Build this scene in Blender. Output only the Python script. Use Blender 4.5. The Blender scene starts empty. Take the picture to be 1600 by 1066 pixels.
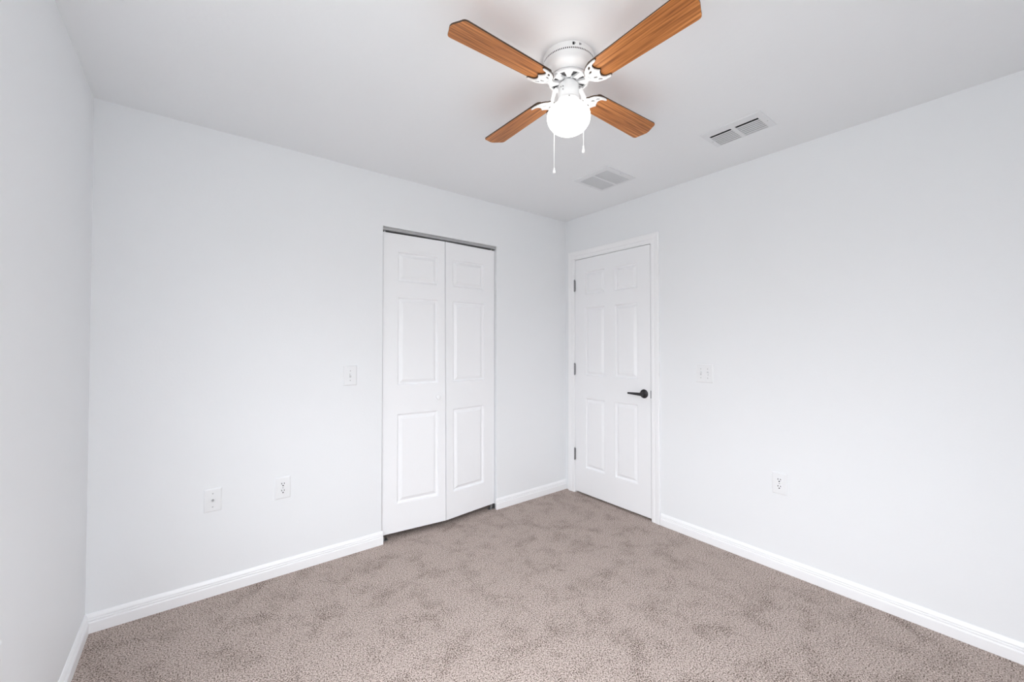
import bpy, bmesh, math
from mathutils import Vector, Matrix
PI = math.pi
sc = bpy.context.scene
COL = sc.collection

# ------------------------------------------------------------------ camera
CX, CY, CZ = -2.691, -2.6528, 1.3001
YAW, PITCH, ROLL, FPX, PPY = -0.6619, 0.0167, 0.0005, 637.96, 529.62
cam_data = bpy.data.cameras.new('camera')
cam_data.sensor_fit = 'HORIZONTAL'
cam_data.sensor_width = 36.0
cam_data.lens = FPX / 1600.0 * 36.0
cam_data.shift_y = (PPY - 533.0) / 1600.0
cam_data.clip_start = 0.02
cam = bpy.data.objects.new('camera', cam_data)
COL.objects.link(cam)
fwd = Vector((-math.sin(YAW) * math.cos(PITCH), math.cos(YAW) * math.cos(PITCH), math.sin(PITCH)))
rt = fwd.cross(Vector((0, 0, 1))).normalized()
up = rt.cross(fwd)
r2 = rt * math.cos(ROLL) + up * math.sin(ROLL)
u2 = -rt * math.sin(ROLL) + up * math.cos(ROLL)
M = Matrix((r2, u2, -fwd)).transposed().to_4x4()
M.translation = (CX, CY, CZ)
cam.matrix_world = M
sc.camera = cam

# ------------------------------------------------------------------ world, exposure
sc.view_settings.view_transform = 'Standard'
sc.view_settings.look = 'None'
sc.view_settings.exposure = 0.59
sc.view_settings.gamma = 1.0
sc.view_settings.use_curve_mapping = False
sc.cycles.use_denoising = True
sc.cycles.max_bounces = 14
sc.cycles.diffuse_bounces = 12
sc.cycles.caustics_reflective = False
SKY, HORIZON, GROUND, LAMP = 11.0, 2.9, 1.9, 3.8

wd = bpy.data.worlds.new('daylight')
sc.world = wd
wd.use_nodes = True
nt = wd.node_tree
nt.nodes.clear()
w_out = nt.nodes.new('ShaderNodeOutputWorld')
w_bg = nt.nodes.new('ShaderNodeBackground')
w_tc = nt.nodes.new('ShaderNodeTexCoord')
w_sep = nt.nodes.new('ShaderNodeSeparateXYZ')
w_ramp = nt.nodes.new('ShaderNodeValToRGB')
w_map = nt.nodes.new('ShaderNodeMapRange')
w_map.inputs[1].default_value = -0.10
w_map.inputs[2].default_value = 0.50
w_ramp.color_ramp.elements[0].color = (GROUND * 0.98, GROUND, GROUND * 0.98, 1)
w_ramp.color_ramp.elements[1].color = (SKY * 0.97, SKY, SKY * 1.05, 1)
w_mid = w_ramp.color_ramp.elements.new(0.20)
w_mid.color = (HORIZON * 0.99, HORIZON, HORIZON * 1.02, 1)
nt.links.new(w_tc.outputs['Generated'], w_sep.inputs[0])
nt.links.new(w_sep.outputs['Z'], w_map.inputs[0])
nt.links.new(w_map.outputs[0], w_ramp.inputs[0])
nt.links.new(w_ramp.outputs[0], w_bg.inputs[0])
nt.links.new(w_bg.outputs[0], w_out.inputs[0])

# room size
H = 2.44
W = 3.065
D = 3.08
WIN = (-2.88, -1.42, 0.80, 2.10)       # window in the left wall: y0, y1, z0, z1

WIN_ADDED = (-2.72, -1.82, 0.90, 2.10)      # unseen rear window, added to even out the light: x0, x1, z0, z1
for (a, b_, c, d), loc, rz in ((WIN, (-W - 0.10, (WIN[0] + WIN[1]) / 2), -PI / 2), (WIN_ADDED, ((WIN_ADDED[0] + WIN_ADDED[1]) / 2, -D - 0.10), 0.0)):
    pl = bpy.data.lights.new('window_daylight', 'AREA')
    pl.shape = 'RECTANGLE'
    pl.size = b_ - a
    pl.size_y = d - c
    pl.cycles.is_portal = True
    po = bpy.data.objects.new('window_daylight', pl)
    po.location = (*loc, (c + d) / 2)
    po.rotation_euler = (PI / 2, 0, rz)
    COL.objects.link(po)


# ------------------------------------------------------------------ materials
def mat(name, col, rough=0.5, metal=0.0, spec=0.5):
    m = bpy.data.materials.new(name)
    m.use_nodes = True
    b = m.node_tree.nodes['Principled BSDF']
    b.inputs['Base Color'].default_value = (*col, 1)
    b.inputs['Roughness'].default_value = rough
    b.inputs['Metallic'].default_value = metal
    b.inputs['Specular IOR Level'].default_value = spec
    return m


def bump(m, scale, strength, dist, detail=3.0, tex='noise'):
    n = m.node_tree
    tc = n.nodes.new('ShaderNodeTexCoord')
    t = n.nodes.new('ShaderNodeTexNoise')
    t.inputs['Scale'].default_value = scale
    t.inputs['Detail'].default_value = detail
    bp = n.nodes.new('ShaderNodeBump')
    bp.inputs['Strength'].default_value = strength
    bp.inputs['Distance'].default_value = dist
    n.links.new(tc.outputs['Object'], t.inputs['Vector'])
    n.links.new(t.outputs[0], bp.inputs['Height'])
    n.links.new(bp.outputs[0], n.nodes['Principled BSDF'].inputs['Normal'])
    return m


M_wall = bump(mat('wall_paint', (0.832, 0.848, 0.862), 0.55, spec=0.3), 90, 0.12, 0.002)
M_ceil = bump(mat('ceiling_paint', (0.82, 0.834, 0.846), 0.85, spec=0.2), 45, 0.20, 0.003)
M_trim = mat('trim_enamel', (0.90, 0.905, 0.915), 0.35)
M_door = bump(mat('door_enamel', (0.885, 0.892, 0.905), 0.38), 300, 0.04, 0.0006)
M_plate = mat('plate_plastic', (0.83, 0.84, 0.85), 0.35)
M_dark = mat('dark_slot', (0.012, 0.012, 0.013), 0.8, spec=0.1)
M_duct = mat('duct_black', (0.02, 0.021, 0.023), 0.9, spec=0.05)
M_vent = mat('vent_enamel', (0.74, 0.75, 0.765), 0.5)
M_slat = mat('slat_enamel', (0.66, 0.675, 0.69), 0.5)
M_fan = mat('fan_enamel', (0.84, 0.845, 0.85), 0.32)
M_bronze = mat('dark_bronze', (0.060, 0.058, 0.062), 0.33, 0.75)
M_nickel = mat('satin_nickel', (0.30, 0.30, 0.31), 0.38, 0.9)
M_zinc = mat('zinc_steel', (0.42, 0.43, 0.44), 0.4, 0.9)
M_black = mat('blackened_steel', (0.03, 0.03, 0.032), 0.6)
M_track = mat('track_metal', (0.50, 0.505, 0.51), 0.38, 0.4)
M_screw = mat('painted_screw', (0.55, 0.555, 0.56), 0.4)
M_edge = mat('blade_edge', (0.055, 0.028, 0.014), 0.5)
M_motor = mat('motor_grey', (0.10, 0.10, 0.105), 0.6)
M_closet = mat('closet_shade', (0.12, 0.12, 0.125), 0.8)  # closet's shade put into the wall colour, so door gaps read dark

# opal glass globe, lit from inside
M_globe = bpy.data.materials.new('lit_opal_glass')
M_globe.use_nodes = True
b = M_globe.node_tree.nodes['Principled BSDF']
b.inputs['Base Color'].default_value = (0.9, 0.9, 0.9, 1)
b.inputs['Roughness'].default_value = 0.2
b.inputs['Emission Color'].default_value = (1.0, 0.97, 0.92, 1)
b.inputs['Emission Strength'].default_value = LAMP

# window pane
M_pane = bpy.data.materials.new('window_glass')
M_pane.use_nodes = True
n = M_pane.node_tree
n.nodes.clear()
o_ = n.nodes.new('ShaderNodeOutputMaterial')
mx = n.nodes.new('ShaderNodeMixShader')
tr = n.nodes.new('ShaderNodeBsdfTransparent')
gl = n.nodes.new('ShaderNodeBsdfGlossy')
gl.inputs['Roughness'].default_value = 0.02
mx.inputs[0].default_value = 0.06
n.links.new(tr.outputs[0], mx.inputs[1])
n.links.new(gl.outputs[0], mx.inputs[2])
n.links.new(mx.outputs[0], o_.inputs[0])

# carpet: cut pile with tufts and brushed patches
M_carpet = mat('carpet_pile', (0.4, 0.34, 0.32), 1.0, spec=0.05)
n = M_carpet.node_tree
bs = n.nodes['Principled BSDF']
tc = n.nodes.new('ShaderNodeTexCoord')
vor = n.nodes.new('ShaderNodeTexVoronoi')
vor.inputs['Scale'].default_value = 150
nz = n.nodes.new('ShaderNodeTexNoise')
nz.inputs['Scale'].default_value = 185
nz.inputs['Detail'].default_value = 3
nz.inputs['Roughness'].default_value = 0.6
nz2 = n.nodes.new('ShaderNodeTexNoise')
nz2.inputs['Scale'].default_value = 6.5
nz2.inputs['Detail'].default_value = 6
nz2.inputs['Roughness'].default_value = 0.72
nz2.inputs['Distortion'].default_value = 0.3
for t in (vor, nz, nz2):
    n.links.new(tc.outputs['Object'], t.inputs['Vector'])
# brushed patches: the pile leans away and shows more of its dark gaps
mr = n.nodes.new('ShaderNodeMapRange')
mr.inputs[1].default_value = 0.34
mr.inputs[2].default_value = 0.52
mr.inputs[3].default_value = -0.055
mr.inputs[4].default_value = 0.0
n.links.new(nz2.outputs[0], mr.inputs[0])
ad0 = n.nodes.new('ShaderNodeMath')
ad0.operation = 'ADD'
n.links.new(nz.outputs[0], ad0.inputs[0])
n.links.new(mr.outputs[0], ad0.inputs[1])
rp = n.nodes.new('ShaderNodeValToRGB')
rp.color_ramp.elements[0].position = 0.375
rp.color_ramp.elements[0].color = (0.105, 0.076, 0.060, 1)
rp.color_ramp.elements[1].position = 0.62
rp.color_ramp.elements[1].color = (0.69, 0.590, 0.540, 1)
e = rp.color_ramp.elements.new(0.47)
e.color = (0.44, 0.365, 0.326, 1)
n.links.new(ad0.outputs[0], rp.inputs[0])
n.links.new(rp.outputs[0], bs.inputs['Base Color'])
ad = n.nodes.new('ShaderNodeMath')
ad.operation = 'SUBTRACT'
n.links.new(nz.outputs[0], ad.inputs[0])
n.links.new(vor.outputs['Distance'], ad.inputs[1])
bp = n.nodes.new('ShaderNodeBump')
bp.inputs['Strength'].default_value = 0.6
bp.inputs['Distance'].default_value = 0.007
n.links.new(ad.outputs[0], bp.inputs['Height'])
n.links.new(bp.outputs[0], bs.inputs['Normal'])

# oak veneer, grain along local x
M_wood = mat('oak_veneer', (0.5, 0.2, 0.06), 0.42, spec=0.4)
n = M_wood.node_tree
bs = n.nodes['Principled BSDF']
tc = n.nodes.new('ShaderNodeTexCoord')
mp = n.nodes.new('ShaderNodeMapping')
mp.inputs['Scale'].default_value = (2.2, 75, 75)
nz = n.nodes.new('ShaderNodeTexNoise')
nz.inputs['Scale'].default_value = 1.0
nz.inputs['Detail'].default_value = 5
nz.inputs['Roughness'].default_value = 0.6
nz.inputs['Distortion'].default_value = 0.8
n.links.new(tc.outputs['Object'], mp.inputs[0])
n.links.new(mp.outputs[0], nz.inputs['Vector'])
rp = n.nodes.new('ShaderNodeValToRGB')
rp.color_ramp.elements[0].position = 0.34
rp.color_ramp.elements[0].color = (0.22, 0.068, 0.014, 1)
rp.color_ramp.elements[1].position = 0.66
rp.color_ramp.elements[1].color = (0.70, 0.290, 0.088, 1)
e = rp.color_ramp.elements.new(0.48)
e.color = (0.48, 0.172, 0.042, 1)
n.links.new(nz.outputs[0], rp.inputs[0])
n.links.new(rp.outputs[0], bs.inputs['Base Color'])


# ------------------------------------------------------------------ mesh helpers
class MB:
    """collects shapes that become one mesh"""

    def __init__(self):
        self.v, self.f, self.m, self.s = [], [], [], []

    def add(self, verts, faces, mi=0, smooth=False, xf=None):
        o = len(self.v)
        for p in verts:
            p = Vector(p)
            self.v.append(tuple(xf @ p) if xf else tuple(p))
        for q in faces:
            self.f.append([i + o for i in q])
            self.m.append(mi)
            self.s.append(smooth)
        return self

    def box(self, lo, hi, mi=0, xf=None):
        x0, y0, z0 = lo
        x1, y1, z1 = hi
        return self.add([(x0, y0, z0), (x1, y0, z0), (x1, y1, z0), (x0, y1, z0), (x0, y0, z1), (x1, y0, z1), (x1, y1, z1), (x0, y1, z1)],
                        [(0, 3, 2, 1), (4, 5, 6, 7), (0, 1, 5, 4), (1, 2, 6, 5), (2, 3, 7, 6), (3, 0, 4, 7)], mi, False, xf)

    def lathe(self, prof, seg=48, mi=0, xf=None, smooth=True, cap=True):
        """profile of (radius, z) turned about the z axis"""
        vs, fs = [], []
        k = len(prof)
        for i in range(seg):
            a = 2 * PI * i / seg
            for r, z in prof:
                vs.append((r * math.cos(a), r * math.sin(a), z))
        for i in range(seg):
            j = (i + 1) % seg
            for q in range(k - 1):
                fs.append((i * k + q, j * k + q, j * k + q + 1, i * k + q + 1))
        if cap:
            for q in (0, k - 1):
                if prof[q][0] > 1e-6:
                    ring = [i * k + q for i in range(seg)]
                    fs.append(ring if q else ring[::-1])
        return self.add(vs, fs, mi, smooth, xf)

    def prism(self, pts, z0, z1, mi=0, side=None, xf=None, smooth=False):
        n_ = len(pts)
        vs = [(x, y, z0) for x, y in pts] + [(x, y, z1) for x, y in pts]
        self.add(vs, [tuple(range(n_))[::-1], tuple(range(n_, 2 * n_))], mi, False, xf)
        o = len(self.v) - 2 * n_
        for i in range(n_):
            j = (i + 1) % n_
            self.f.append([o + i, o + j, o + n_ + j, o + n_ + i])
            self.m.append(mi if side is None else side)
            self.s.append(smooth)
        return self

    def tube(self, pts, rad, seg=10, mi=0, xf=None):
        pts = [Vector(p) for p in pts]
        if not hasattr(rad, '__len__'):
            rad = [rad] * len(pts)
        vs, fs = [], []
        ref = Vector((0, 0, 1))
        if abs((pts[-1] - pts[0]).normalized().z) > 0.9:
            ref = Vector((1, 0, 0))
        for i, p in enumerate(pts):
            t = (pts[min(i + 1, len(pts) - 1)] - pts[max(i - 1, 0)]).normalized()
            a = t.cross(ref).normalized()
            b_ = t.cross(a)
            for k in range(seg):
                g = 2 * PI * k / seg
                vs.append(p + (a * math.cos(g) + b_ * math.sin(g)) * rad[i])
        for i in range(len(pts) - 1):
            for k in range(seg):
                l = (k + 1) % seg
                fs.append((i * seg + k, i * seg + l, (i + 1) * seg + l, (i + 1) * seg + k))
        fs.append(tuple(range(seg))[::-1])
        fs.append(tuple((len(pts) - 1) * seg + k for k in range(seg)))
        return self.add(vs, fs, mi, True, xf)

    def build(self, name, mats, parent=None, bevel=0.0, seg=2, merge=False, recalc=True):
        me = bpy.data.meshes.new(name)
        me.from_pydata(self.v, [], self.f)
        if not isinstance(mats, (list, tuple)):
            mats = [mats]
        for m in mats:
            me.materials.append(m)
        for p, mi, s in zip(me.polygons, self.m, self.s):
            p.material_index = mi
            p.use_smooth = s
        bm = bmesh.new()
        bm.from_mesh(me)
        if merge:
            bmesh.ops.remove_doubles(bm, verts=bm.verts, dist=1e-6)
        if recalc:
            bmesh.ops.recalc_face_normals(bm, faces=bm.faces)
        if bevel:
            es = [e_ for e_ in bm.edges if len(e_.link_faces) == 2 and e_.calc_face_angle(0) > 0.7]
            bmesh.ops.bevel(bm, geom=es, offset=bevel, segments=seg, affect='EDGES', clamp_overlap=True)
        bm.to_mesh(me)
        bm.free()
        if any(self.s):
            me.set_sharp_from_angle(angle=math.radians(40))
        o = bpy.data.objects.new(name, me)
        COL.objects.link(o)
        if parent:
            o.parent = parent
        return o


def tag(o, label, cat=None, group=None, kind=None):
    o['label'] = label
    if cat:
        o['category'] = cat
    if group:
        o['group'] = group
    if kind:
        o['kind'] = kind
    return o


def empty(name, loc, rz=0.0):
    o = bpy.data.objects.new(name, None)
    o.empty_display_size = 0.05
    o.location = loc
    o.rotation_euler = (0, 0, rz)
    COL.objects.link(o)
    return o


def slab(mb, u0, u1, v0, v1, t, holes, P):
    """flat slab with rectangular holes; P(u, v, d) gives the point, d runs 0..t through the thickness"""
    us = sorted({u0, u1, *[h[0] for h in holes], *[h[1] for h in holes]})
    vs = sorted({v0, v1, *[h[2] for h in holes], *[h[3] for h in holes]})

    def solid(i, j):
        if not (0 <= i < len(us) - 1 and 0 <= j < len(vs) - 1):
            return False
        u, v = (us[i] + us[i + 1]) / 2, (vs[j] + vs[j + 1]) / 2
        return not any(h[0] < u < h[1] and h[2] < v < h[3] for h in holes)
    for i in range(len(us) - 1):
        for j in range(len(vs) - 1):
            if not solid(i, j):
                continue
            a, b_, c, d = us[i], us[i + 1], vs[j], vs[j + 1]
            for dd in (0, t):
                mb.add([P(a, c, dd), P(b_, c, dd), P(b_, d, dd), P(a, d, dd)], [(0, 1, 2, 3)])
            for (di, dj, q) in ((-1, 0, ((a, c), (a, d))), (1, 0, ((b_, c), (b_, d))), (0, -1, ((a, c), (b_, c))), (0, 1, ((a, d), (b_, d)))):
                if not solid(i + di, j + dj):
                    (ua, va), (ub, vb) = q
                    mb.add([P(ua, va, 0), P(ub, vb, 0), P(ub, vb, t), P(ua, va, t)], [(0, 1, 2, 3)])
    return mb


# ------------------------------------------------------------------ room shell
T = 0.115
CL0, CL1, CLZ = -1.709, -0.7777, 2.097          # closet opening
DH = (-0.905, -0.099, 0.0, 2.086)               # hinged door rough opening (y0, y1, z0, z1)

mb = MB()
mb.box((-W - T, -D - T, -0.10), (T + 0.02, 0.80, 0.0))
tag(mb.build('floor', M_carpet), 'beige cut pile carpet covering the whole floor', 'carpet', kind='structure')

V1 = (-0.4405, -1.6975, 0.198, 0.302)           # supply register: centre x, y and size x, y
V2 = (-0.4880, -0.8500, 0.298, 0.296)           # return grille
mb = MB()
slab(mb, -W - T, T + 0.02, -D - T, 0.80, 0.12,
     [(V1[0] - 0.055, V1[0] + 0.0925, V1[1] - 0.128, V1[1] + 0.128), (V2[0] - 0.128, V2[0] + 0.128, V2[1] - 0.128, V2[1] + 0.128)],
     lambda u, v, d: (u, v, H + d))
tag(mb.build('ceiling', M_ceil, merge=True), 'plain white textured ceiling', 'ceiling', kind='structure')

mb = MB()
slab(mb, -W, 0.0, 0.0, H, T, [(CL0, CL1, 0.0, CLZ)], lambda u, v, d: (u, d, v))
tag(mb.build('wall_back', M_wall, merge=True), 'white wall with the closet opening', 'wall', kind='structure')

mb = MB()
slab(mb, -D - T, 0.80, 0.0, H, T, [DH], lambda u, v, d: (d, u, v))
mb.box((T, DH[0] - 0.05, 0), (T + 0.02, DH[1] + 0.05, DH[3] + 0.05))
tag(mb.build('wall_right', M_wall), 'white wall holding the hinged door', 'wall', kind='structure')

mb = MB()
slab(mb, -D - T, 0.80, 0.0, H, T, [WIN], lambda u, v, d: (-W - d, u, v))
tag(mb.build('wall_left', M_wall, merge=True), 'white wall at the left edge', 'wall', kind='structure')

mb = MB()
slab(mb, -W, 0.0, 0.0, H, T, [WIN_ADDED], lambda u, v, d: (u, -D - d, v))
tag(mb.build('wall_rear', M_wall, merge=True), 'white wall behind the camera', 'wall', kind='structure')

# closet interior behind the bifold door
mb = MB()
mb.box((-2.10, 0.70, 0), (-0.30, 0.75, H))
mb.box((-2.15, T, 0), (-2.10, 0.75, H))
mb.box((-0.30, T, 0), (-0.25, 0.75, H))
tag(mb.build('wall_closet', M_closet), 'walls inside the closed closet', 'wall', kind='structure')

# windows beside and behind the camera; the rear one is added for light
def window(name, loc, rz, hw, hh, label):
    """local x out of the room is negative, y along the wall"""
    win = empty(name, loc, rz)
    tag(win, label, 'window', kind='structure')
    mb = MB()
    slab(mb, -hw, hw, 0, hh, 0.07, [(-hw + 0.045, hw - 0.045, 0.045, hh / 2 - 0.02), (-hw + 0.045, hw - 0.045, hh / 2 + 0.02, hh - 0.045)],
         lambda u, v, d: (-0.03 - d, u, v))
    mb.build('window_frame', M_trim, win, merge=True)
    mb = MB()
    mb.box((-0.068, -hw + 0.045, 0.045), (-0.064, hw - 0.045, hh / 2 - 0.02))
    mb.box((-0.068, -hw + 0.045, hh / 2 + 0.02), (-0.064, hw - 0.045, hh - 0.045))
    mb.build('window_pane', M_pane, win)
    mb = MB()
    mb.box((-0.03, -hw - 0.03, -0.025), (0.025, hw + 0.03, 0.0))
    mb.build('window_sill', M_trim, win, bevel=0.004)


window('window_1', (-W, (WIN[0] + WIN[1]) / 2, WIN[2]), 0.0, (WIN[1] - WIN[0]) / 2, WIN[3] - WIN[2], 'white framed window in the left wall beside the camera')
window('added_window', ((WIN_ADDED[0] + WIN_ADDED[1]) / 2, -D, WIN_ADDED[2]), PI / 2, (WIN_ADDED[1] - WIN_ADDED[0]) / 2, WIN_ADDED[3] - WIN_ADDED[2], 'unseen white framed window added in the rear wall for light')

# baseboards: stepped profile (out of the wall, height)
BB = [(0.0, 0.0), (0.014, 0.0), (0.014, 0.045), (0.0128, 0.0475), (0.0090, 0.0490), (0.0090, 0.0525), (0.0122, 0.0545), (0.0122, 0.0585), (0.0080, 0.0605), (0.0080, 0.0640), (0.0105, 0.0665), (0.0100, 0.0700), (0.0055, 0.0800), (0.0030, 0.0840), (0.0, 0.0840)]


def baseboard(name, a, b_, out, m0=0.0, m1=0.0, label=''):
    """profile swept from a to b_ along the floor; m0 and m1 mitre the ends (+1 shortens with depth)"""
    a, b_, out = Vector((*a, 0)), Vector((*b_, 0)), Vector((*out, 0))
    d = (b_ - a).normalized()
    k = len(BB)
    vs = [a + out * o + d * (o * m0) + Vector((0, 0, z)) for o, z in BB] + [b_ + out * o - d * (o * m1) + Vector((0, 0, z)) for o, z in BB]
    fs = [tuple(range(k)), tuple(range(k, 2 * k))] + [(i, (i + 1) % k, k + (i + 1) % k, k + i) for i in range(k)]
    o = MB().add(vs, fs).build(name, M_trim)
    return tag(o, label, 'baseboard', kind='structure')


baseboard('baseboard_back_left', (-W, 0), (-1.7005, 0), (0, -1), 1, 0, 'white stepped baseboard left of the closet')
baseboard('baseboard_back_right', (-0.788, 0), (-0.0015, 0), (0, -1), 0, 0, 'short white baseboard between closet and corner')
baseboard('baseboard_left', (-W, -D), (-W, 0), (1, 0), 1, 1, 'white stepped baseboard on the left wall')
baseboard('baseboard_right', (0, -D), (0, -0.9635), (-1, 0), 1, 0, 'white stepped baseboard right of the hinged door')
baseboard('baseboard_rear', (-W, -D), (0, -D), (0, 1), 1, 1, 'white stepped baseboard behind the camera')


# ------------------------------------------------------------------ panelled door leaves
def panel_leaf(w, h, th, xcuts, zcuts, warp=None):
    """door leaf in local x 0..w, z 0..h, front at y = 0, back at y = th; panels sit in odd cells"""
    mb = MB()
    xs = [0.0] + [c for p in xcuts for c in p] + [w]
    zs = [0.0] + [c for p in zcuts for c in p] + [h]
    rings = [(0.0, 0.0), (0.003, 0.0012), (0.008, 0.0115), (0.014, 0.0135), (0.017, 0.0130), (0.036, 0.0022), (0.038, 0.0016)]
    for i in range(len(xs) - 1):
        for j in range(len(zs) - 1):
            a, b_, c, d = xs[i], xs[i + 1], zs[j], zs[j + 1]
            if i % 2 and j % 2:
                vs, fs = [], []
                for ins, dep in rings:
                    vs += [(a + ins, dep, c + ins), (b_ - ins, dep, c + ins), (b_ - ins, dep, d - ins), (a + ins, dep, d - ins)]
                for k in range(len(rings) - 1):
                    for q in range(4):
                        fs.append((4 * k + q, 4 * k + (q + 1) % 4, 4 * k + 4 + (q + 1) % 4, 4 * k + 4 + q))
                k = len(rings) - 1
                fs.append((4 * k, 4 * k + 1, 4 * k + 2, 4 * k + 3))
                mb.add(vs, fs)
            else:
                mb.add([(a, 0, c), (b_, 0, c), (b_, 0, d), (a, 0, d)], [(0, 1, 2, 3)])
            mb.add([(a, th, c), (b_, th, c), (b_, th, d), (a, th, d)], [(3, 2, 1, 0)])
            if i == 0:
                mb.add([(a, 0, c), (a, th, c), (a, th, d), (a, 0, d)], [(0, 1, 2, 3)])
            if i == len(xs) - 2:
                mb.add([(b_, 0, c), (b_, th, c), (b_, th, d), (b_, 0, d)], [(3, 2, 1, 0)])
            if j == 0:
                mb.add([(a, 0, c), (b_, 0, c), (b_, th, c), (a, th, c)], [(0, 1, 2, 3)])
            if j == len(zs) - 2:
                mb.add([(a, 0, d), (b_, 0, d), (b_, th, d), (a, th, d)], [(3, 2, 1, 0)])
    if warp:
        mb.v = [warp(*p) for p in mb.v]
    return mb


# hinged six panel door: local x runs from the hinge side, local -y is into the room
door = empty('door_1', (0, 0, 0), -PI / 2)
tag(door, 'white six panel hinged door with dark lever handle', 'door', kind='structure')
LX0, LX1, LZ0, LZ1 = 0.1215, 0.8825, 0.016, 2.0625
mb = panel_leaf(LX1 - LX0, LZ1 - LZ0, 0.035, [(0.236 - LX0, 0.452 - LX0), (0.553 - LX0, 0.771 - LX0)],
                [(0.239 - LZ0, 0.847 - LZ0), (1.040 - LZ0, 1.634 - LZ0), (1.744 - LZ0, 1.945 - LZ0)])
leaf = mb.build('door_leaf', M_door, door, merge=True)
leaf.location = (LX0, 0.0, LZ0)
# jamb lining and stop
mb = MB()
mb.box((0.099, -0.001, 0.0), (0.118, T, 2.086))
mb.box((0.886, -0.001, 0.0), (0.905, T, 2.086))
mb.box((0.118, -0.001, 2.067), (0.886, T, 2.086))
mb.box((0.118, 0.037, 0.0), (0.130, 0.075, 2.067))
mb.box((0.874, 0.037, 0.0), (0.886, 0.075, 2.067))
mb.box((0.130, 0.037, 2.055), (0.874, 0.075, 2.067))
mb.build('door_jamb', M_trim, door)
for zc in (1.836, 1.092, 0.340):
    mb = MB()
    for k in range(5):
        z0 = -0.0475 + 0.019 * k
        mb.lathe([(0.0052, z0 + 0.0005), (0.0062, z0 + 0.0012), (0.0062, z0 + 0.0178), (0.0052, z0 + 0.0185)], 14)
    mb.lathe([(0.0035, 0.0475), (0.0058, 0.049), (0.0045, 0.053), (0.001, 0.055)], 14)
    mb.lathe([(0.001, -0.055), (0.0045, -0.053), (0.0058, -0.049), (0.0035, -0.0475)], 14)
    mb.box((-0.0085, 0.004, -0.0475), (0.0010, 0.0068, 0.0475))
    mb.box((-0.0005, 0.004, -0.0475), (0.0065, 0.0068, 0.0475))
    hg = mb.build('hinge', M_nickel, door)
    hg.location = (0.1185, -0.0075, zc)
    hg['label'] = 'satin nickel door hinge'
# lever handle
RY = Matrix.Rotation(PI / 2, 4, 'X')            # turns the z axis to local -y
hx, hz = 0.8265, 0.9365
mb = MB()
mb.lathe([(0.0335, 0.0), (0.0340, 0.003), (0.0325, 0.007), (0.0275, 0.010), (0.0250, 0.0115), (0.0160, 0.0125), (0.0135, 0.016), (0.0125, 0.036), (0.013, 0.046), (0.010, 0.050), (0.0, 0.051)], 40)
ros = mb.build('door_handle', M_bronze, door)
ros.matrix_basis = Matrix.Translation((hx, -0.0003, hz)) @ RY
ros['label'] = 'dark bronze lever door handle'
# lever: tapering bar, swept toward the hinge side
mb = MB()
secs = []
for k in range(13):
    t = k / 12
    x = 0.012 - t * 0.128
    hgt = 0.0122 - 0.0050 * t
    dep = 0.0075 - 0.0035 * t
    zc = -0.001 + 0.003 * t - 0.003 * t * t
    yc = 0.046 + 0.004 * math.sin(PI * t)
    secs.append([(x, zc + hgt * math.sin(2 * PI * q / 14), yc + dep * math.cos(2 * PI * q / 14)) for q in range(14)])
vs = [p for s_ in secs for p in s_]
fs = [(i * 14 + q, i * 14 + (q + 1) % 14, (i + 1) * 14 + (q + 1) % 14, (i + 1) * 14 + q) for i in range(12) for q in range(14)]
fs += [tuple(range(14)), tuple(12 * 14 + q for q in range(14))]
mb.add(vs, fs, 0, True)
mb.build('lever', M_bronze, ros)
mb = MB()
mb.lathe([(0.0022, 0.0508), (0.0022, 0.0515), (0.0, 0.0515)], 12)
mb.build('key_pin', M_nickel, ros)
mb = MB()
mb.box((0.8822, -0.0024, hz - 0.0285), (0.8886, 0.003, hz + 0.0285))
lp = mb.build('latch_plate', M_black, door)
lp['label'] = 'dark latch plate at the door edge'

# door casing
CI0, CI1, CO0, CO1, CT0, CT1 = 0.1135, 0.8915, 0.0475, 0.9615, 2.0725, 2.1405
CP = [(0.0, 0.0), (0.0, 0.008), (0.006, 0.0105), (0.020, 0.0115), (0.026, 0.0095), (0.031, 0.0095), (0.036, 0.0125), (0.054, 0.0150), (0.064, 0.0150), (0.068, 0.0125), (0.068, 0.0)]
mb = MB()
k = len(CP)
path = []
for (xi, zi, sx, sz) in ((CI0, 0.0, -1, 0), (CI0, CT0, -1, 1), (CI1, CT0, 1, 1), (CI1, 0.0, 1, 0)):
    path.append([(xi + sx * a, -b_, zi + sz * a) for a, b_ in CP])
vs = [p for s_ in path for p in s_]
fs = [(i * k + q, i * k + (q + 1) % k, (i + 1) * k + (q + 1) % k, (i + 1) * k + q) for i in range(3) for q in range(k)]
fs += [tuple(range(k)), tuple(3 * k + q for q in range(k))]
mb.add(vs, fs)
o = mb.build('trim_1', M_trim)
o.rotation_euler = (0, 0, -PI / 2)
tag(o, 'white moulded casing around the hinged door', 'door casing', kind='structure')

# bifold closet door
bif = empty('door_2', (-1.2425, 0.0, 0.0))
tag(bif, 'white panelled bifold closet door, slightly folded out', 'closet door', kind='structure')
BZ0, BZ1 = 0.040, 2.064
BX0, BXM, BX1 = -1.6975, -1.2425, -0.7835
YE, YMB, YMT = 0.027, -0.022, 0.006


def fold(x0, x1, e0):
    """leaf runs from x0 to x1; e0 is True when x0 is the jamb side"""
    w = x1 - x0

    def f(x, y, z):
        t = x / w if e0 else 1 - x / w
        ym = YMB + (YMT - YMB) * (z / (BZ1 - BZ0))
        return (x + x0 + 1.2425, y + YE + (ym - YE) * t, z + BZ0)
    return f


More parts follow.
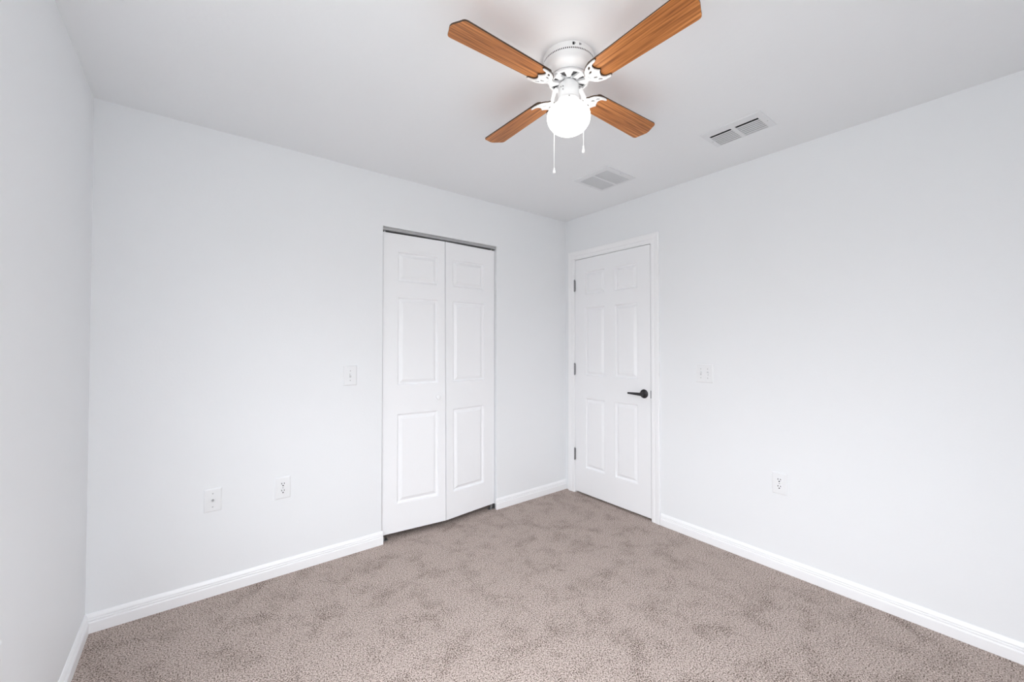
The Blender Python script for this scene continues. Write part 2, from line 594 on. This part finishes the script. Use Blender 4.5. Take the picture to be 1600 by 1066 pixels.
ZC = [(0.228 - BZ0, 0.835 - BZ0), (1.029 - BZ0, 1.632 - BZ0), (1.737 - BZ0, 1.944 - BZ0)]
wl = BXM - 0.0025 - BX0
pl1 = panel_leaf(wl, BZ1 - BZ0, 0.033, [(0.100, wl - 0.054)], ZC, fold(BX0, BXM - 0.0025, True)).build('door_panel', M_door, bif, merge=True)
wr = BX1 - BXM - 0.0025
pl2 = panel_leaf(wr, BZ1 - BZ0, 0.033, [(0.060, wr - 0.105)], ZC, fold(BXM + 0.0025, BX1, False)).build('door_panel', M_door, bif, merge=True)
mb = MB()
mb.lathe([(0.008, -0.002), (0.0075, 0.010), (0.010, 0.014), (0.0165, 0.018), (0.0175, 0.023), (0.0155, 0.028), (0.009, 0.031), (0.0, 0.0315)], 28)
kb = mb.build('knob', M_trim, pl1)
ky = YE + (YMB + (YMT - YMB) * 0.44 - YE) * 0.86
kb.matrix_basis = Matrix.Translation((-1.309 + 1.2425, ky, 0.932)) @ RY
for px in (-1.682, -0.806):
    mb = MB()
    mb.lathe([(0.0045, BZ1 - 0.002), (0.0045, 2.0795)], 12)
    pn = mb.build('pivot_pin', M_trim, bif)
    pn.location = (px + 1.2425, YE + 0.014, 0)
for px, s_ in ((-1.7085, 1), (-0.7782, -1)):
    mb = MB()
    a, b_ = sorted((0.0, s_ * 0.055))
    mb.box((a, -0.010, 0.0), (b_, 0.022, 0.003))
    a, b_ = sorted((0.0, s_ * 0.003))
    mb.box((a, -0.010, 0.0), (b_, 0.022, 0.036))
    mb.lathe([(0.006, 0.003), (0.006, 0.016), (0.0035, 0.017), (0.0035, 0.040)], 12, xf=Matrix.Translation((s_ * 0.030, 0.006, 0)))
    pb = mb.build('pivot_bracket', M_zinc, bif)
    pb.location = (px + 1.2425, YE + 0.004, 0)
# head track
mb = MB()
mb.box((CL0 + 0.001, 0.022, 2.0935), (CL1 - 0.001, 0.058, 2.0968))
mb.box((CL0 + 0.001, 0.022, 2.0800), (CL1 - 0.001, 0.0245, 2.0935))
mb.box((CL0 + 0.001, 0.0555, 2.0800), (CL1 - 0.001, 0.058, 2.0935))
mb.box((CL0 + 0.001, 0.018, 2.0775), (CL1 - 0.001, 0.034, 2.0800))
mb.box((CL0 + 0.001, 0.046, 2.0775), (CL1 - 0.001, 0.058, 2.0800))
o = mb.build('trim_2', M_track)
tag(o, 'metal head track above the bifold closet door', 'door track', kind='structure')


# ------------------------------------------------------------------ wall plates (local x right, z up, -y out of the wall)
def plate_mb(w, h, t=0.0065):
    mb = MB()
    e_ = 0.006
    vs = []
    for ins, y in ((0.0, 0.0), (0.0, -0.0015), (0.0022, -0.0045), (e_, -t)):
        vs += [(-w / 2 + ins, y, -h / 2 + ins), (w / 2 - ins, y, -h / 2 + ins), (w / 2 - ins, y, h / 2 - ins), (-w / 2 + ins, y, h / 2 - ins)]
    fs = [(0, 1, 2, 3), (12, 13, 14, 15)]
    for k in range(3):
        for q in range(4):
            fs.append((4 * k + q, 4 * k + (q + 1) % 4, 4 * k + 4 + (q + 1) % 4, 4 * k + 4 + q))
    mb.add(vs, fs)
    return mb


def screw_at(parent, x, z, y=-0.0065, r=0.0032):
    mb = MB()
    mb.lathe([(r, 0.0), (r, 0.0006), (r * 0.7, 0.0013), (0.0, 0.0014)], 16)
    mb.box((-r * 0.75, -0.0004, 0.0011), (r * 0.75, 0.0004, 0.0016), 1)
    o = mb.build('screw', [M_screw, M_dark], parent)
    o.matrix_basis = Matrix.Translation((x, y, z)) @ RY
    return o


def circle_cut(r, half, n_=28):
    """round receptacle face with flat top and bottom"""
    return [(r * math.cos(2 * PI * k / n_), max(-half, min(half, r * math.sin(2 * PI * k / n_)))) for k in range(n_)]


PX = Matrix.Rotation(PI / 2, 4, 'X')


def outlet(loc, rz, label):
    t = empty('power_outlet', loc, rz)
    tag(t, label, 'power outlet', 'duplex power outlets low on the walls')
    plate_mb(0.079, 0.124).build('cover_plate', M_plate, t)
    for zc in (0.0195, -0.0195):
        mb = MB()
        mb.prism(circle_cut(0.0172, 0.0143), 0.0, 0.0092)
        r = mb.build('receptacle', M_plate, t, bevel=0.0008)
        r.matrix_basis = Matrix.Translation((0, 0, zc)) @ PX
        mb = MB()
        mb.box((-0.0082, 0.0012, 0.0085), (-0.0050, 0.0100, 0.00935))
        mb.box((0.0050, 0.0018, 0.0085), (0.0080, 0.0094, 0.00935))
        mb.lathe([(0.0036, 0.0085), (0.0036, 0.00935)], 14, xf=Matrix.Translation((0, -0.0065, 0)))
        s_ = mb.build('socket_holes', M_dark, r)
        s_['label'] = 'dark plug slots'
    screw_at(t, 0, 0)
    return t


def switch(loc, rz, label, gang=1):
    t = empty('light_switch', loc, rz)
    tag(t, label, 'light switch', 'toggle light switches')
    plate_mb(0.083 if gang == 1 else 0.116, 0.124).build('cover_plate', M_plate, t)
    for k in range(gang):
        xc = 0.0 if gang == 1 else (-0.023, 0.023)[k]
        mb = MB()
        mb.box((xc - 0.0052, -0.0070, -0.0120), (xc + 0.0052, -0.0060, 0.0120))
        mb.build('toggle_surround', M_screw, t)
        sgn = 1 if k == 0 else -1
        mb = MB()
        mb.add([(xc - 0.0042, -0.006, -0.006), (xc + 0.0042, -0.006, -0.006), (xc + 0.0042, -0.006, 0.006), (xc - 0.0042, -0.006, 0.006),
                (xc - 0.0034, -0.019, sgn * 0.009 - 0.0032), (xc + 0.0034, -0.019, sgn * 0.009 - 0.0032), (xc + 0.0034, -0.0185, sgn * 0.009 + 0.0032), (xc - 0.0034, -0.0185, sgn * 0.009 + 0.0032)],
               [(3, 2, 1, 0), (4, 5, 6, 7), (0, 1, 5, 4), (1, 2, 6, 5), (2, 3, 7, 6), (3, 0, 4, 7)])
        mb.build('toggle', M_plate, t, bevel=0.0008)
        screw_at(t, xc, 0.030)
        screw_at(t, xc, -0.030)
    return t


outlet((-2.282, 0, 0.490), 0, 'white duplex outlet on the closet wall, right of the cable jack plate')
outlet((0, -1.7285, 0.5015), -PI / 2, 'white duplex outlet low on the right wall, below the double switch')
outlet((-W, -1.0985, 0.506), PI / 2, 'white outlet plate on the left wall, cut by the photo edge')
switch((-1.9145, 0, 1.1115), 0, 'white single toggle switch plate left of the bifold closet door')
switch((0, -1.2915, 1.1155), -PI / 2, 'wide white double toggle switch plate right of the hinged door', 2)

cj = empty('cable_jack_plate', (-2.6045, 0, 0.4935))
tag(cj, 'white cable jack wall plate with one metal connector, nearest the left corner', 'wall plate')
plate_mb(0.077, 0.120).build('cover_plate', M_plate, cj)
mb = MB()
hexa = [(0.0058 * math.cos(PI / 3 * k), 0.0058 * math.sin(PI / 3 * k)) for k in range(6)]
mb.prism(hexa, 0.006, 0.009)
mb.lathe([(0.0047, 0.009), (0.0047, 0.0165), (0.0040, 0.0172), (0.0034, 0.0172)], 18)
o = mb.build('connector', M_zinc, cj)
o.matrix_basis = PX.copy()
o['label'] = 'threaded metal cable connector'
mb = MB()
mb.lathe([(0.0034, 0.0160), (0.0034, 0.0171)], 16)
s_ = mb.build('connector_hole', M_dark, o)
screw_at(cj, 0, 0.0345)
screw_at(cj, 0, -0.0345)

# ------------------------------------------------------------------ ceiling supply register
t = empty('ceiling_vent', (V1[0], V1[1], H))
tag(t, 'louvred white ceiling register with two banks of slats, nearer the right wall', 'air vent')
hx_, hy_ = V1[2] / 2, V1[3] / 2
ox0, ox1 = -0.0475, 0.0885
banks = [(-0.1175, -0.0055), (0.0145, 0.1265)]
banks = [(-0.1180, -0.0065), (0.0135, 0.1265)]
mb = MB()
slab(mb, -hx_, hx_, -hy_, hy_, 0.004, [(ox0, ox1, b0, b1) for b0, b1 in banks], lambda u, v, d: (u, v, -0.0045 + d * 1.1))
mb.add([(-hx_, -hy_, -0.0045), (hx_, -hy_, -0.0045), (hx_, hy_, -0.0045), (-hx_, hy_, -0.0045),
        (-hx_ - 0.001, -hy_ - 0.001, 0.0), (hx_ + 0.001, -hy_ - 0.001, 0.0), (hx_ + 0.001, hy_ + 0.001, 0.0), (-hx_ - 0.001, hy_ + 0.001, 0.0)],
       [(0, 1, 5, 4), (1, 2, 6, 5), (2, 3, 7, 6), (3, 0, 4, 7)])
mb.build('vent_frame', M_vent, t)
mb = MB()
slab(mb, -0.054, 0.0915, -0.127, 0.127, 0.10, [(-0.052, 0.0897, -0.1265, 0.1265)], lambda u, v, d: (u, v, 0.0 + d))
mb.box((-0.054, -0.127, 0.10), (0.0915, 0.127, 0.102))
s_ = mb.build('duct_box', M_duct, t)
s_['label'] = 'dark duct opening'
for b0, b1 in banks:
    for k in range(6):
        x0 = ox0 + 0.0270 + 0.0193 * k
        mb = MB()
        a, b_ = x0 - 0.0055, x0 + 0.0055
        mb.add([(a, b0 + 0.0005, -0.0018), (b_, b0 + 0.0005, -0.0038), (b_, b1 - 0.0005, -0.0038), (a, b1 - 0.0005, -0.0018),
                (a, b0 + 0.0005, -0.0010), (b_, b0 + 0.0005, -0.0030), (b_, b1 - 0.0005, -0.0030), (a, b1 - 0.0005, -0.0010)],
               [(3, 2, 1, 0), (4, 5, 6, 7), (0, 1, 5, 4), (1, 2, 6, 5), (2, 3, 7, 6), (3, 0, 4, 7)])
        mb.build('slat', M_slat, t)


def ceiling_screw(parent, x, y, z):
    mb = MB()
    mb.lathe([(0.0, -0.0016), (0.0028, -0.0013), (0.0040, -0.0004), (0.0040, 0.0)], 14)
    o = mb.build('screw', M_screw, parent)
    o.location = (x, y, z)


ceiling_screw(t, 0.02, -0.137, -0.0045)
ceiling_screw(t, 0.02, 0.137, -0.0045)

# return grille
t = empty('return_grille', (V2[0], V2[1], H))
tag(t, 'square white ceiling grille with fine slats in two panels, near the far corner', 'air vent')
hx_, hy_ = V2[2] / 2, V2[3] / 2
gp = [(-0.110, -0.003), (0.011, 0.126)]
gx0, gx1 = -0.106, 0.128
mb = MB()
slab(mb, -hx_, hx_, -hy_, hy_, 0.004, [(gx0, gx1, b0, b1) for b0, b1 in gp], lambda u, v, d: (u, v, -0.0045 + d * 1.1))
mb.add([(-hx_, -hy_, -0.0045), (hx_, -hy_, -0.0045), (hx_, hy_, -0.0045), (-hx_, hy_, -0.0045),
        (-hx_ - 0.001, -hy_ - 0.001, 0.0), (hx_ + 0.001, -hy_ - 0.001, 0.0), (hx_ + 0.001, hy_ + 0.001, 0.0), (-hx_ - 0.001, hy_ + 0.001, 0.0)],
       [(0, 1, 5, 4), (1, 2, 6, 5), (2, 3, 7, 6), (3, 0, 4, 7)])
mb.build('vent_frame', M_vent, t)
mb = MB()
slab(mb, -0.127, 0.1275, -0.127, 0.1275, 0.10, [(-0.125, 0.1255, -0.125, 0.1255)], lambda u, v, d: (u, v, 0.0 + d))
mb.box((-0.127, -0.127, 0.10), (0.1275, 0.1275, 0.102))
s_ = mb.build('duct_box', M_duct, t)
s_['label'] = 'dark duct opening'
for b0, b1 in gp:
    for k in range(21):
        x0 = gx0 + 0.007 + 0.0111 * k
        wv = 0.0105
        mb = MB()
        mb.add([(x0 - wv / 2, b0, 0.0045), (x0 + wv / 2, b0, -0.0034), (x0 + wv / 2, b1, -0.0034), (x0 - wv / 2, b1, 0.0045),
                (x0 - wv / 2 + 0.0008, b0, 0.0053), (x0 + wv / 2 + 0.0008, b0, -0.0050), (x0 + wv / 2 + 0.0008, b1, -0.0050), (x0 - wv / 2 + 0.0008, b1, 0.0053)],
               [(3, 2, 1, 0), (4, 5, 6, 7), (0, 1, 5, 4), (1, 2, 6, 5), (2, 3, 7, 6), (3, 0, 4, 7)])
        mb.build('slat', M_slat, t)
ceiling_screw(t, 0.003, -0.134, -0.0045)
ceiling_screw(t, 0.021, 0.138, -0.0045)

# ------------------------------------------------------------------ ceiling fan
AX, AY = -1.527, -1.524
fan = empty('ceiling_fan', (AX, AY, H))
tag(fan, 'white flush mount ceiling fan with four oak blades and lit globe', 'ceiling fan')
fw2 = Vector((AX - CX, AY - CY, 0)).normalized()      # away from the camera
rt2 = Vector((fw2.y, -fw2.x, 0))


def Z(z):
    return z - H


# motor housing with a row of slots near the ceiling
SEG = 176
prof = [(0.1005, 0.0), (0.1012, -0.003), (0.1005, -0.0055), (0.1005, Z(2.4175)), (0.1005, Z(2.4115)), (0.1008, Z(2.400)), (0.1008, Z(2.392)),
        (0.0990, Z(2.384)), (0.0945, Z(2.376)), (0.0880, Z(2.370)), (0.0815, Z(2.3655)), (0.0795, Z(2.362)), (0.0780, Z(2.3590)), (0.0735, Z(2.3575)), (0.0, Z(2.3575))]
vs, fs = [], []
k = len(prof)
for i in range(SEG):
    a = 2 * PI * i / SEG
    for r, z in prof:
        vs.append((r * math.cos(a), r * math.sin(a), z))
for i in range(SEG):
    j = (i + 1) % SEG
    for q in range(k - 1):
        if q == 3 and i % 2 == 0:
            continue
        fs.append((i * k + q, j * k + q, j * k + q + 1, i * k + q + 1))
mb = MB().add(vs, fs, 0, True)
hs = mb.build('motor_housing', M_fan, fan, merge=True, recalc=False)
mb = MB()
mb.lathe([(0.0965, Z(2.4395)), (0.0965, Z(2.402))], 48)
s_ = mb.build('vent_liner', M_dark, hs)
s_['label'] = 'black lining behind the cooling slots'
for ang, r_, wide in ((-0.46, 0.1008, True), (-0.20, 0.1008, False)):
    d = (-fw2 * math.cos(0) + rt2 * 0).normalized()
    base = math.atan2(-fw2.y, -fw2.x) - ang
    mb = MB()
    xf = Matrix.Rotation(base, 4, 'Z') @ Matrix.Translation((0.1003, 0, Z(2.4305))) @ Matrix.Rotation(PI / 2, 4, 'Y')
    if ang == -0.46:
        mb.lathe([(0.0034, -0.002), (0.0034, 0.0012), (0.002, 0.0018), (0.0, 0.0018)], 14, mi=1, xf=xf)
        mb.box((-0.0045, -0.0050, -0.001), (0.0045, -0.0032, 0.0006), 0, xf)
    else:
        mb.box((-0.0050, -0.0052, -0.001), (0.0060, 0.0022, 0.0006), 0, xf)
        mb.lathe([(0.0032, 0.0), (0.0032, 0.0016), (0.0, 0.0020)], 14, mi=1, xf=xf @ Matrix.Translation((0, 0.0030, 0)))
    mb.build('mounting_screw', [M_dark, M_nickel], hs)

# rotating flywheel that carries the blade arms: rim, four spokes, open in between
mb = MB()
for i in range(64):
    a0, a1 = 2 * PI * i / 64, 2 * PI * (i + 1) / 64
    vs = []
    for a in (a0, a1):
        for r, z in ((0.0790, Z(2.3535)), (0.0790, Z(2.3465)), (0.0765, Z(2.3440)), (0.0715, Z(2.3440)), (0.0702, Z(2.3455)), (0.0702, Z(2.3535))):
            vs.append((r * math.cos(a), r * math.sin(a), z))
    mb.add(vs, [(q, (q + 1) % 6, 6 + (q + 1) % 6, 6 + q) for q in range(6)], 0, True)
for q in range(4):
    xf = Matrix.Rotation(q * PI / 2, 4, 'Z')
    mb.prism([(0.030, -0.012), (0.048, -0.0095), (0.072, -0.0115), (0.072, 0.0115), (0.048, 0.0095), (0.030, 0.012)], Z(2.3440), Z(2.3535), xf=xf)
    xf = Matrix.Rotation((q + 0.5) * PI / 2, 4, 'Z')
    mb.prism([(0.030, -0.007), (0.050, -0.0095), (0.072, -0.0175), (0.072, 0.0175), (0.050, 0.0095), (0.030, 0.007)], Z(2.3440), Z(2.3535), xf=xf)
mb.lathe([(0.034, Z(2.3440)), (0.034, Z(2.3535))], 40)
fly = mb.build('flywheel', M_fan, fan, merge=True)
mb = MB()
mb.lathe([(0.072, Z(2.3574)), (0.072, Z(2.3550)), (0.0, Z(2.3550))], 48, cap=False)
s_ = mb.build('motor_plate', M_motor, fly)
s_['label'] = 'dark motor underside seen through the flywheel'

# switch housing
mb = MB()
mb.lathe([(0.030, Z(2.3440)), (0.030, Z(2.334)), (0.0395, Z(2.3325)), (0.0410, Z(2.330)), (0.0410, Z(2.276)), (0.0445, Z(2.273)), (0.0460, Z(2.270)), (0.0460, Z(2.259)), (0.040, Z(2.258))], 56)
sh = mb.build('switch_housing', M_fan, fan)
for la, z in ((-0.55, 2.312), (-0.55, 2.300), (0.05, 2.266), (-0.8, 2.314)):
    base = math.atan2(-fw2.y, -fw2.x) + la
    r_ = 0.041 if z > 2.28 else 0.0460
    xf = Matrix.Rotation(base, 4, 'Z') @ Matrix.Translation((r_, 0, Z(z))) @ Matrix.Rotation(PI / 2, 4, 'Y')
    mb = MB()
    mb.lathe([(0.0024, -0.001), (0.0024, 0.0012), (0.0, 0.0018)], 12, xf=xf)
    mb.build('screw', M_nickel, sh)

# globe
mb = MB()
GZ, GA, GB = 2.207, 0.0855, 0.066
gp_ = [(0.0405, Z(2.268)), (0.0410, Z(2.262))]
for kk in range(1, 30):
    th = math.radians(152 - 152 * kk / 29)
    s1 = math.sin(th)
    c1 = math.cos(th)
    gb = GB if c1 > 0 else 0.054
    gp_.append((GA * abs(s1) ** 0.88 if kk < 29 else 0.0, Z(GZ - gb * c1)))
mb.lathe(gp_, 64, cap=False)
gl_ = mb.build('light_globe', M_globe, fan)
gl_['label'] = 'glowing white opal glass globe'

# blades and their irons
TILT = -0.1687
BZ = Z(2.3165)


def blade_outline():
    pts = []
    # tip: clipped ogee corners with a shallow centre lobe
    half_t, half_r = 0.0580, 0.0475
    tip = [(0.5000, -half_t), (0.5070, -half_t + 0.001), (0.5125, -half_t + 0.0045), (0.5158, -0.0480), (0.5180, -0.0410), (0.5212, -0.0320), (0.5258, -0.0215), (0.5298, -0.0110), (0.5315, -0.0030)]
    tip = tip + [(x, -y) for x, y in tip[::-1]]
    pts = [(0.128, -half_r + 0.012), (0.133, -half_r + 0.004), (0.142, -half_r)] + tip + [(0.142, half_r), (0.133, half_r - 0.004), (0.128, half_r - 0.012)]
    return pts


IRON_H = [(0.096, 0.0105), (0.103, 0.0150), (0.108, 0.0240), (0.114, 0.0320), (0.124, 0.0395), (0.138, 0.0455), (0.154, 0.0490), (0.168, 0.0500), (0.1745, 0.0480), (0.1755, 0.0450),
          (0.1700, 0.0425), (0.1580, 0.0400), (0.1500, 0.0345), (0.1465, 0.0265), (0.1470, 0.0185), (0.1505, 0.0120), (0.1540, 0.0060), (0.1600, 0.0000)]


def make_blade():
    mb = MB()
    mb.prism(blade_outline(), 0.0, 0.0055, 0, side=1)
    bl = mb.build('fan_blade', [M_wood, M_edge], fan)
    return bl


def cell_plate(outline, holes, z0, z1, mb):
    """plate with holes via a filled curve"""
    cu = bpy.data.curves.new('outline', 'CURVE')
    cu.dimensions = '2D'
    cu.fill_mode = 'BOTH'
    for loop in [outline] + holes:
        sp = cu.splines.new('POLY')
        sp.points.add(len(loop) - 1)
        for p, (x, y) in zip(sp.points, loop):
            p.co = (x, y, 0, 1)
        sp.use_cyclic_u = True
    cu.extrude = (z1 - z0) / 2
    ob = bpy.data.objects.new('outline', cu)
    COL.objects.link(ob)
    dg = bpy.context.evaluated_depsgraph_get()
    me = bpy.data.meshes.new_from_object(ob.evaluated_get(dg))
    mb.add([(v.co.x, v.co.y, v.co.z + (z0 + z1) / 2) for v in me.vertices], [tuple(p.vertices) for p in me.polygons])
    bpy.data.objects.remove(ob)
    bpy.data.curves.remove(cu)
    bpy.data.meshes.remove(me)


def slot(x, y, l, w, a):
    c, s1 = math.cos(a), math.sin(a)
    pts = [(-l / 2, 0), (-l / 4, -w / 2), (l / 4, -w / 2), (l / 2, 0), (l / 4, w / 2), (-l / 4, w / 2)]
    return [(x + u * c - v * s1, y + u * s1 + v * c) for u, v in pts]


def make_iron():
    mb = MB()
    out = IRON_H + [(x, -y) for x, y in IRON_H[::-1][1:]]
    holes = []
    for sg in (1, -1):
        holes.append(slot(0.1365, sg * 0.0335, 0.021, 0.0080, sg * 0.75))
        holes.append(slot(0.127, sg * 0.0150, 0.020, 0.0080, sg * 0.40))
    cell_plate(out, holes, -0.0085, -0.0040, mb)
    o = mb.build('blade_iron', M_fan, fan, merge=True, bevel=0.0)
    # dark plate added behind the iron, a little wider, to draw its dark outline
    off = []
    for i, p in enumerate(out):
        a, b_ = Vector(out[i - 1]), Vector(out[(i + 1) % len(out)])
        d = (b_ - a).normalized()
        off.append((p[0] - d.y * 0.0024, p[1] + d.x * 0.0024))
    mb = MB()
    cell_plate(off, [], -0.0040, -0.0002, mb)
    g = mb.build('dark_outline', M_edge, o, merge=True)
    g['label'] = 'added dark plate outlining the iron'
    return o


def make_arm(parent):
    # curved neck from the flywheel down to the iron, in the iron's own tilted frame
    mb = MB()
    path_ = [(0.055, 0.0345, 0.011), (0.066, 0.0330, 0.0115), (0.076, 0.0270, 0.0105), (0.085, 0.0140, 0.0095), (0.093, 0.0010, 0.0095), (0.101, -0.0055, 0.0120), (0.112, -0.0068, 0.0150)]
    vs, fs = [], []
    for x, z, hw_ in path_:
        vs += [(x, -hw_, z), (x - 0.002, -hw_ * 0.55, z - 0.0055), (x - 0.002, hw_ * 0.55, z - 0.0055), (x, hw_, z), (x + 0.001, 0, z + 0.003)]
    for i in range(len(path_) - 1):
        for q in range(5):
            fs.append((i * 5 + q, i * 5 + (q + 1) % 5, i * 5 + 5 + (q + 1) % 5, i * 5 + 5 + q))
    fs += [(0, 1, 2, 3, 4), tuple(len(vs) - 5 + q for q in range(5))]
    mb.add(vs, fs, 0, True)
    return mb.build('iron_neck', M_fan, parent)


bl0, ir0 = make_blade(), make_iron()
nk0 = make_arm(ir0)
for q in range(4):
    if q == 0:
        bl, ir = bl0, ir0
    else:
        bl = bl0.copy()
        COL.objects.link(bl)
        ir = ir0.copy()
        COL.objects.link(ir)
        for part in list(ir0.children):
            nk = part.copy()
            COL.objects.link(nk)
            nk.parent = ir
    mt = Matrix.Rotation(q * PI / 2 - 0.003, 4, 'Z') @ Matrix.Translation((0, 0, BZ)) @ Matrix.Rotation(TILT, 4, 'X')
    bl.matrix_basis = mt
    ir.matrix_basis = mt


# pull chains, hanging beside the globe
def chain(lat, dep, z_end, z_tip, exit_lat, exit_dep, z_exit):
    p0 = rt2 * exit_lat + fw2 * exit_dep
    p1 = rt2 * lat + fw2 * dep
    pts = [Vector((p0.x, p0.y, Z(z_exit)))]
    for k in range(1, 6):
        t = k / 6
        p = p0.lerp(p1, t)
        pts.append(Vector((p.x, p.y, Z(z_exit - 0.050 * t * t - 0.012 * t))))
    pts.append(Vector((p1.x, p1.y, Z(z_exit - 0.080))))
    pts.append(Vector((p1.x, p1.y, Z(z_end))))
    mb = MB()
    mb.tube(pts, 0.0009, 8)
    # beads
    L = 0
    for a, b_ in zip(pts[:-1], pts[1:]):
        n_ = max(1, int((b_ - a).length / 0.0042))
        for k in range(n_):
            c = a.lerp(b_, k / n_)
            mb.lathe([(0.0, -0.0015), (0.0013, -0.0008), (0.0013, 0.0008), (0.0, 0.0015)], 6, xf=Matrix.Translation(c))
    ch = mb.build('pull_chain', M_fan, fan)
    mb = MB()
    h_ = z_end - z_tip
    mb.lathe([(0.0012, 0.0), (0.0022, -0.06 * h_), (0.0032, -0.30 * h_), (0.0052, -0.62 * h_), (0.0060, -0.82 * h_), (0.0052, -0.95 * h_), (0.0030, -h_), (0.0, -h_)], 20,
             xf=Matrix.Translation((p1.x, p1.y, Z(z_end))))
    pd = mb.build('chain_pull', M_trim, ch)
    # outlet eyelet on the switch housing
    d_ = p0.normalized()
    xf = Matrix.Translation((d_.x * 0.0405, d_.y * 0.0405, Z(z_exit))) @ Vector((d_.x, d_.y, 0)).to_track_quat('Z', 'Y').to_matrix().to_4x4()
    mb = MB()
    mb.lathe([(0.0050, 0.0), (0.0050, 0.004), (0.0030, 0.006), (0.0018, 0.006)], 16, xf=xf)
    mb.build('eyelet', M_nickel, ch)


chain(-0.060, 0.066, 2.0375, 2.0135, -0.034, 0.026, 2.312)
chain(0.060, 0.064, 2.1210, 2.0890, 0.0415, -0.004, 2.320)
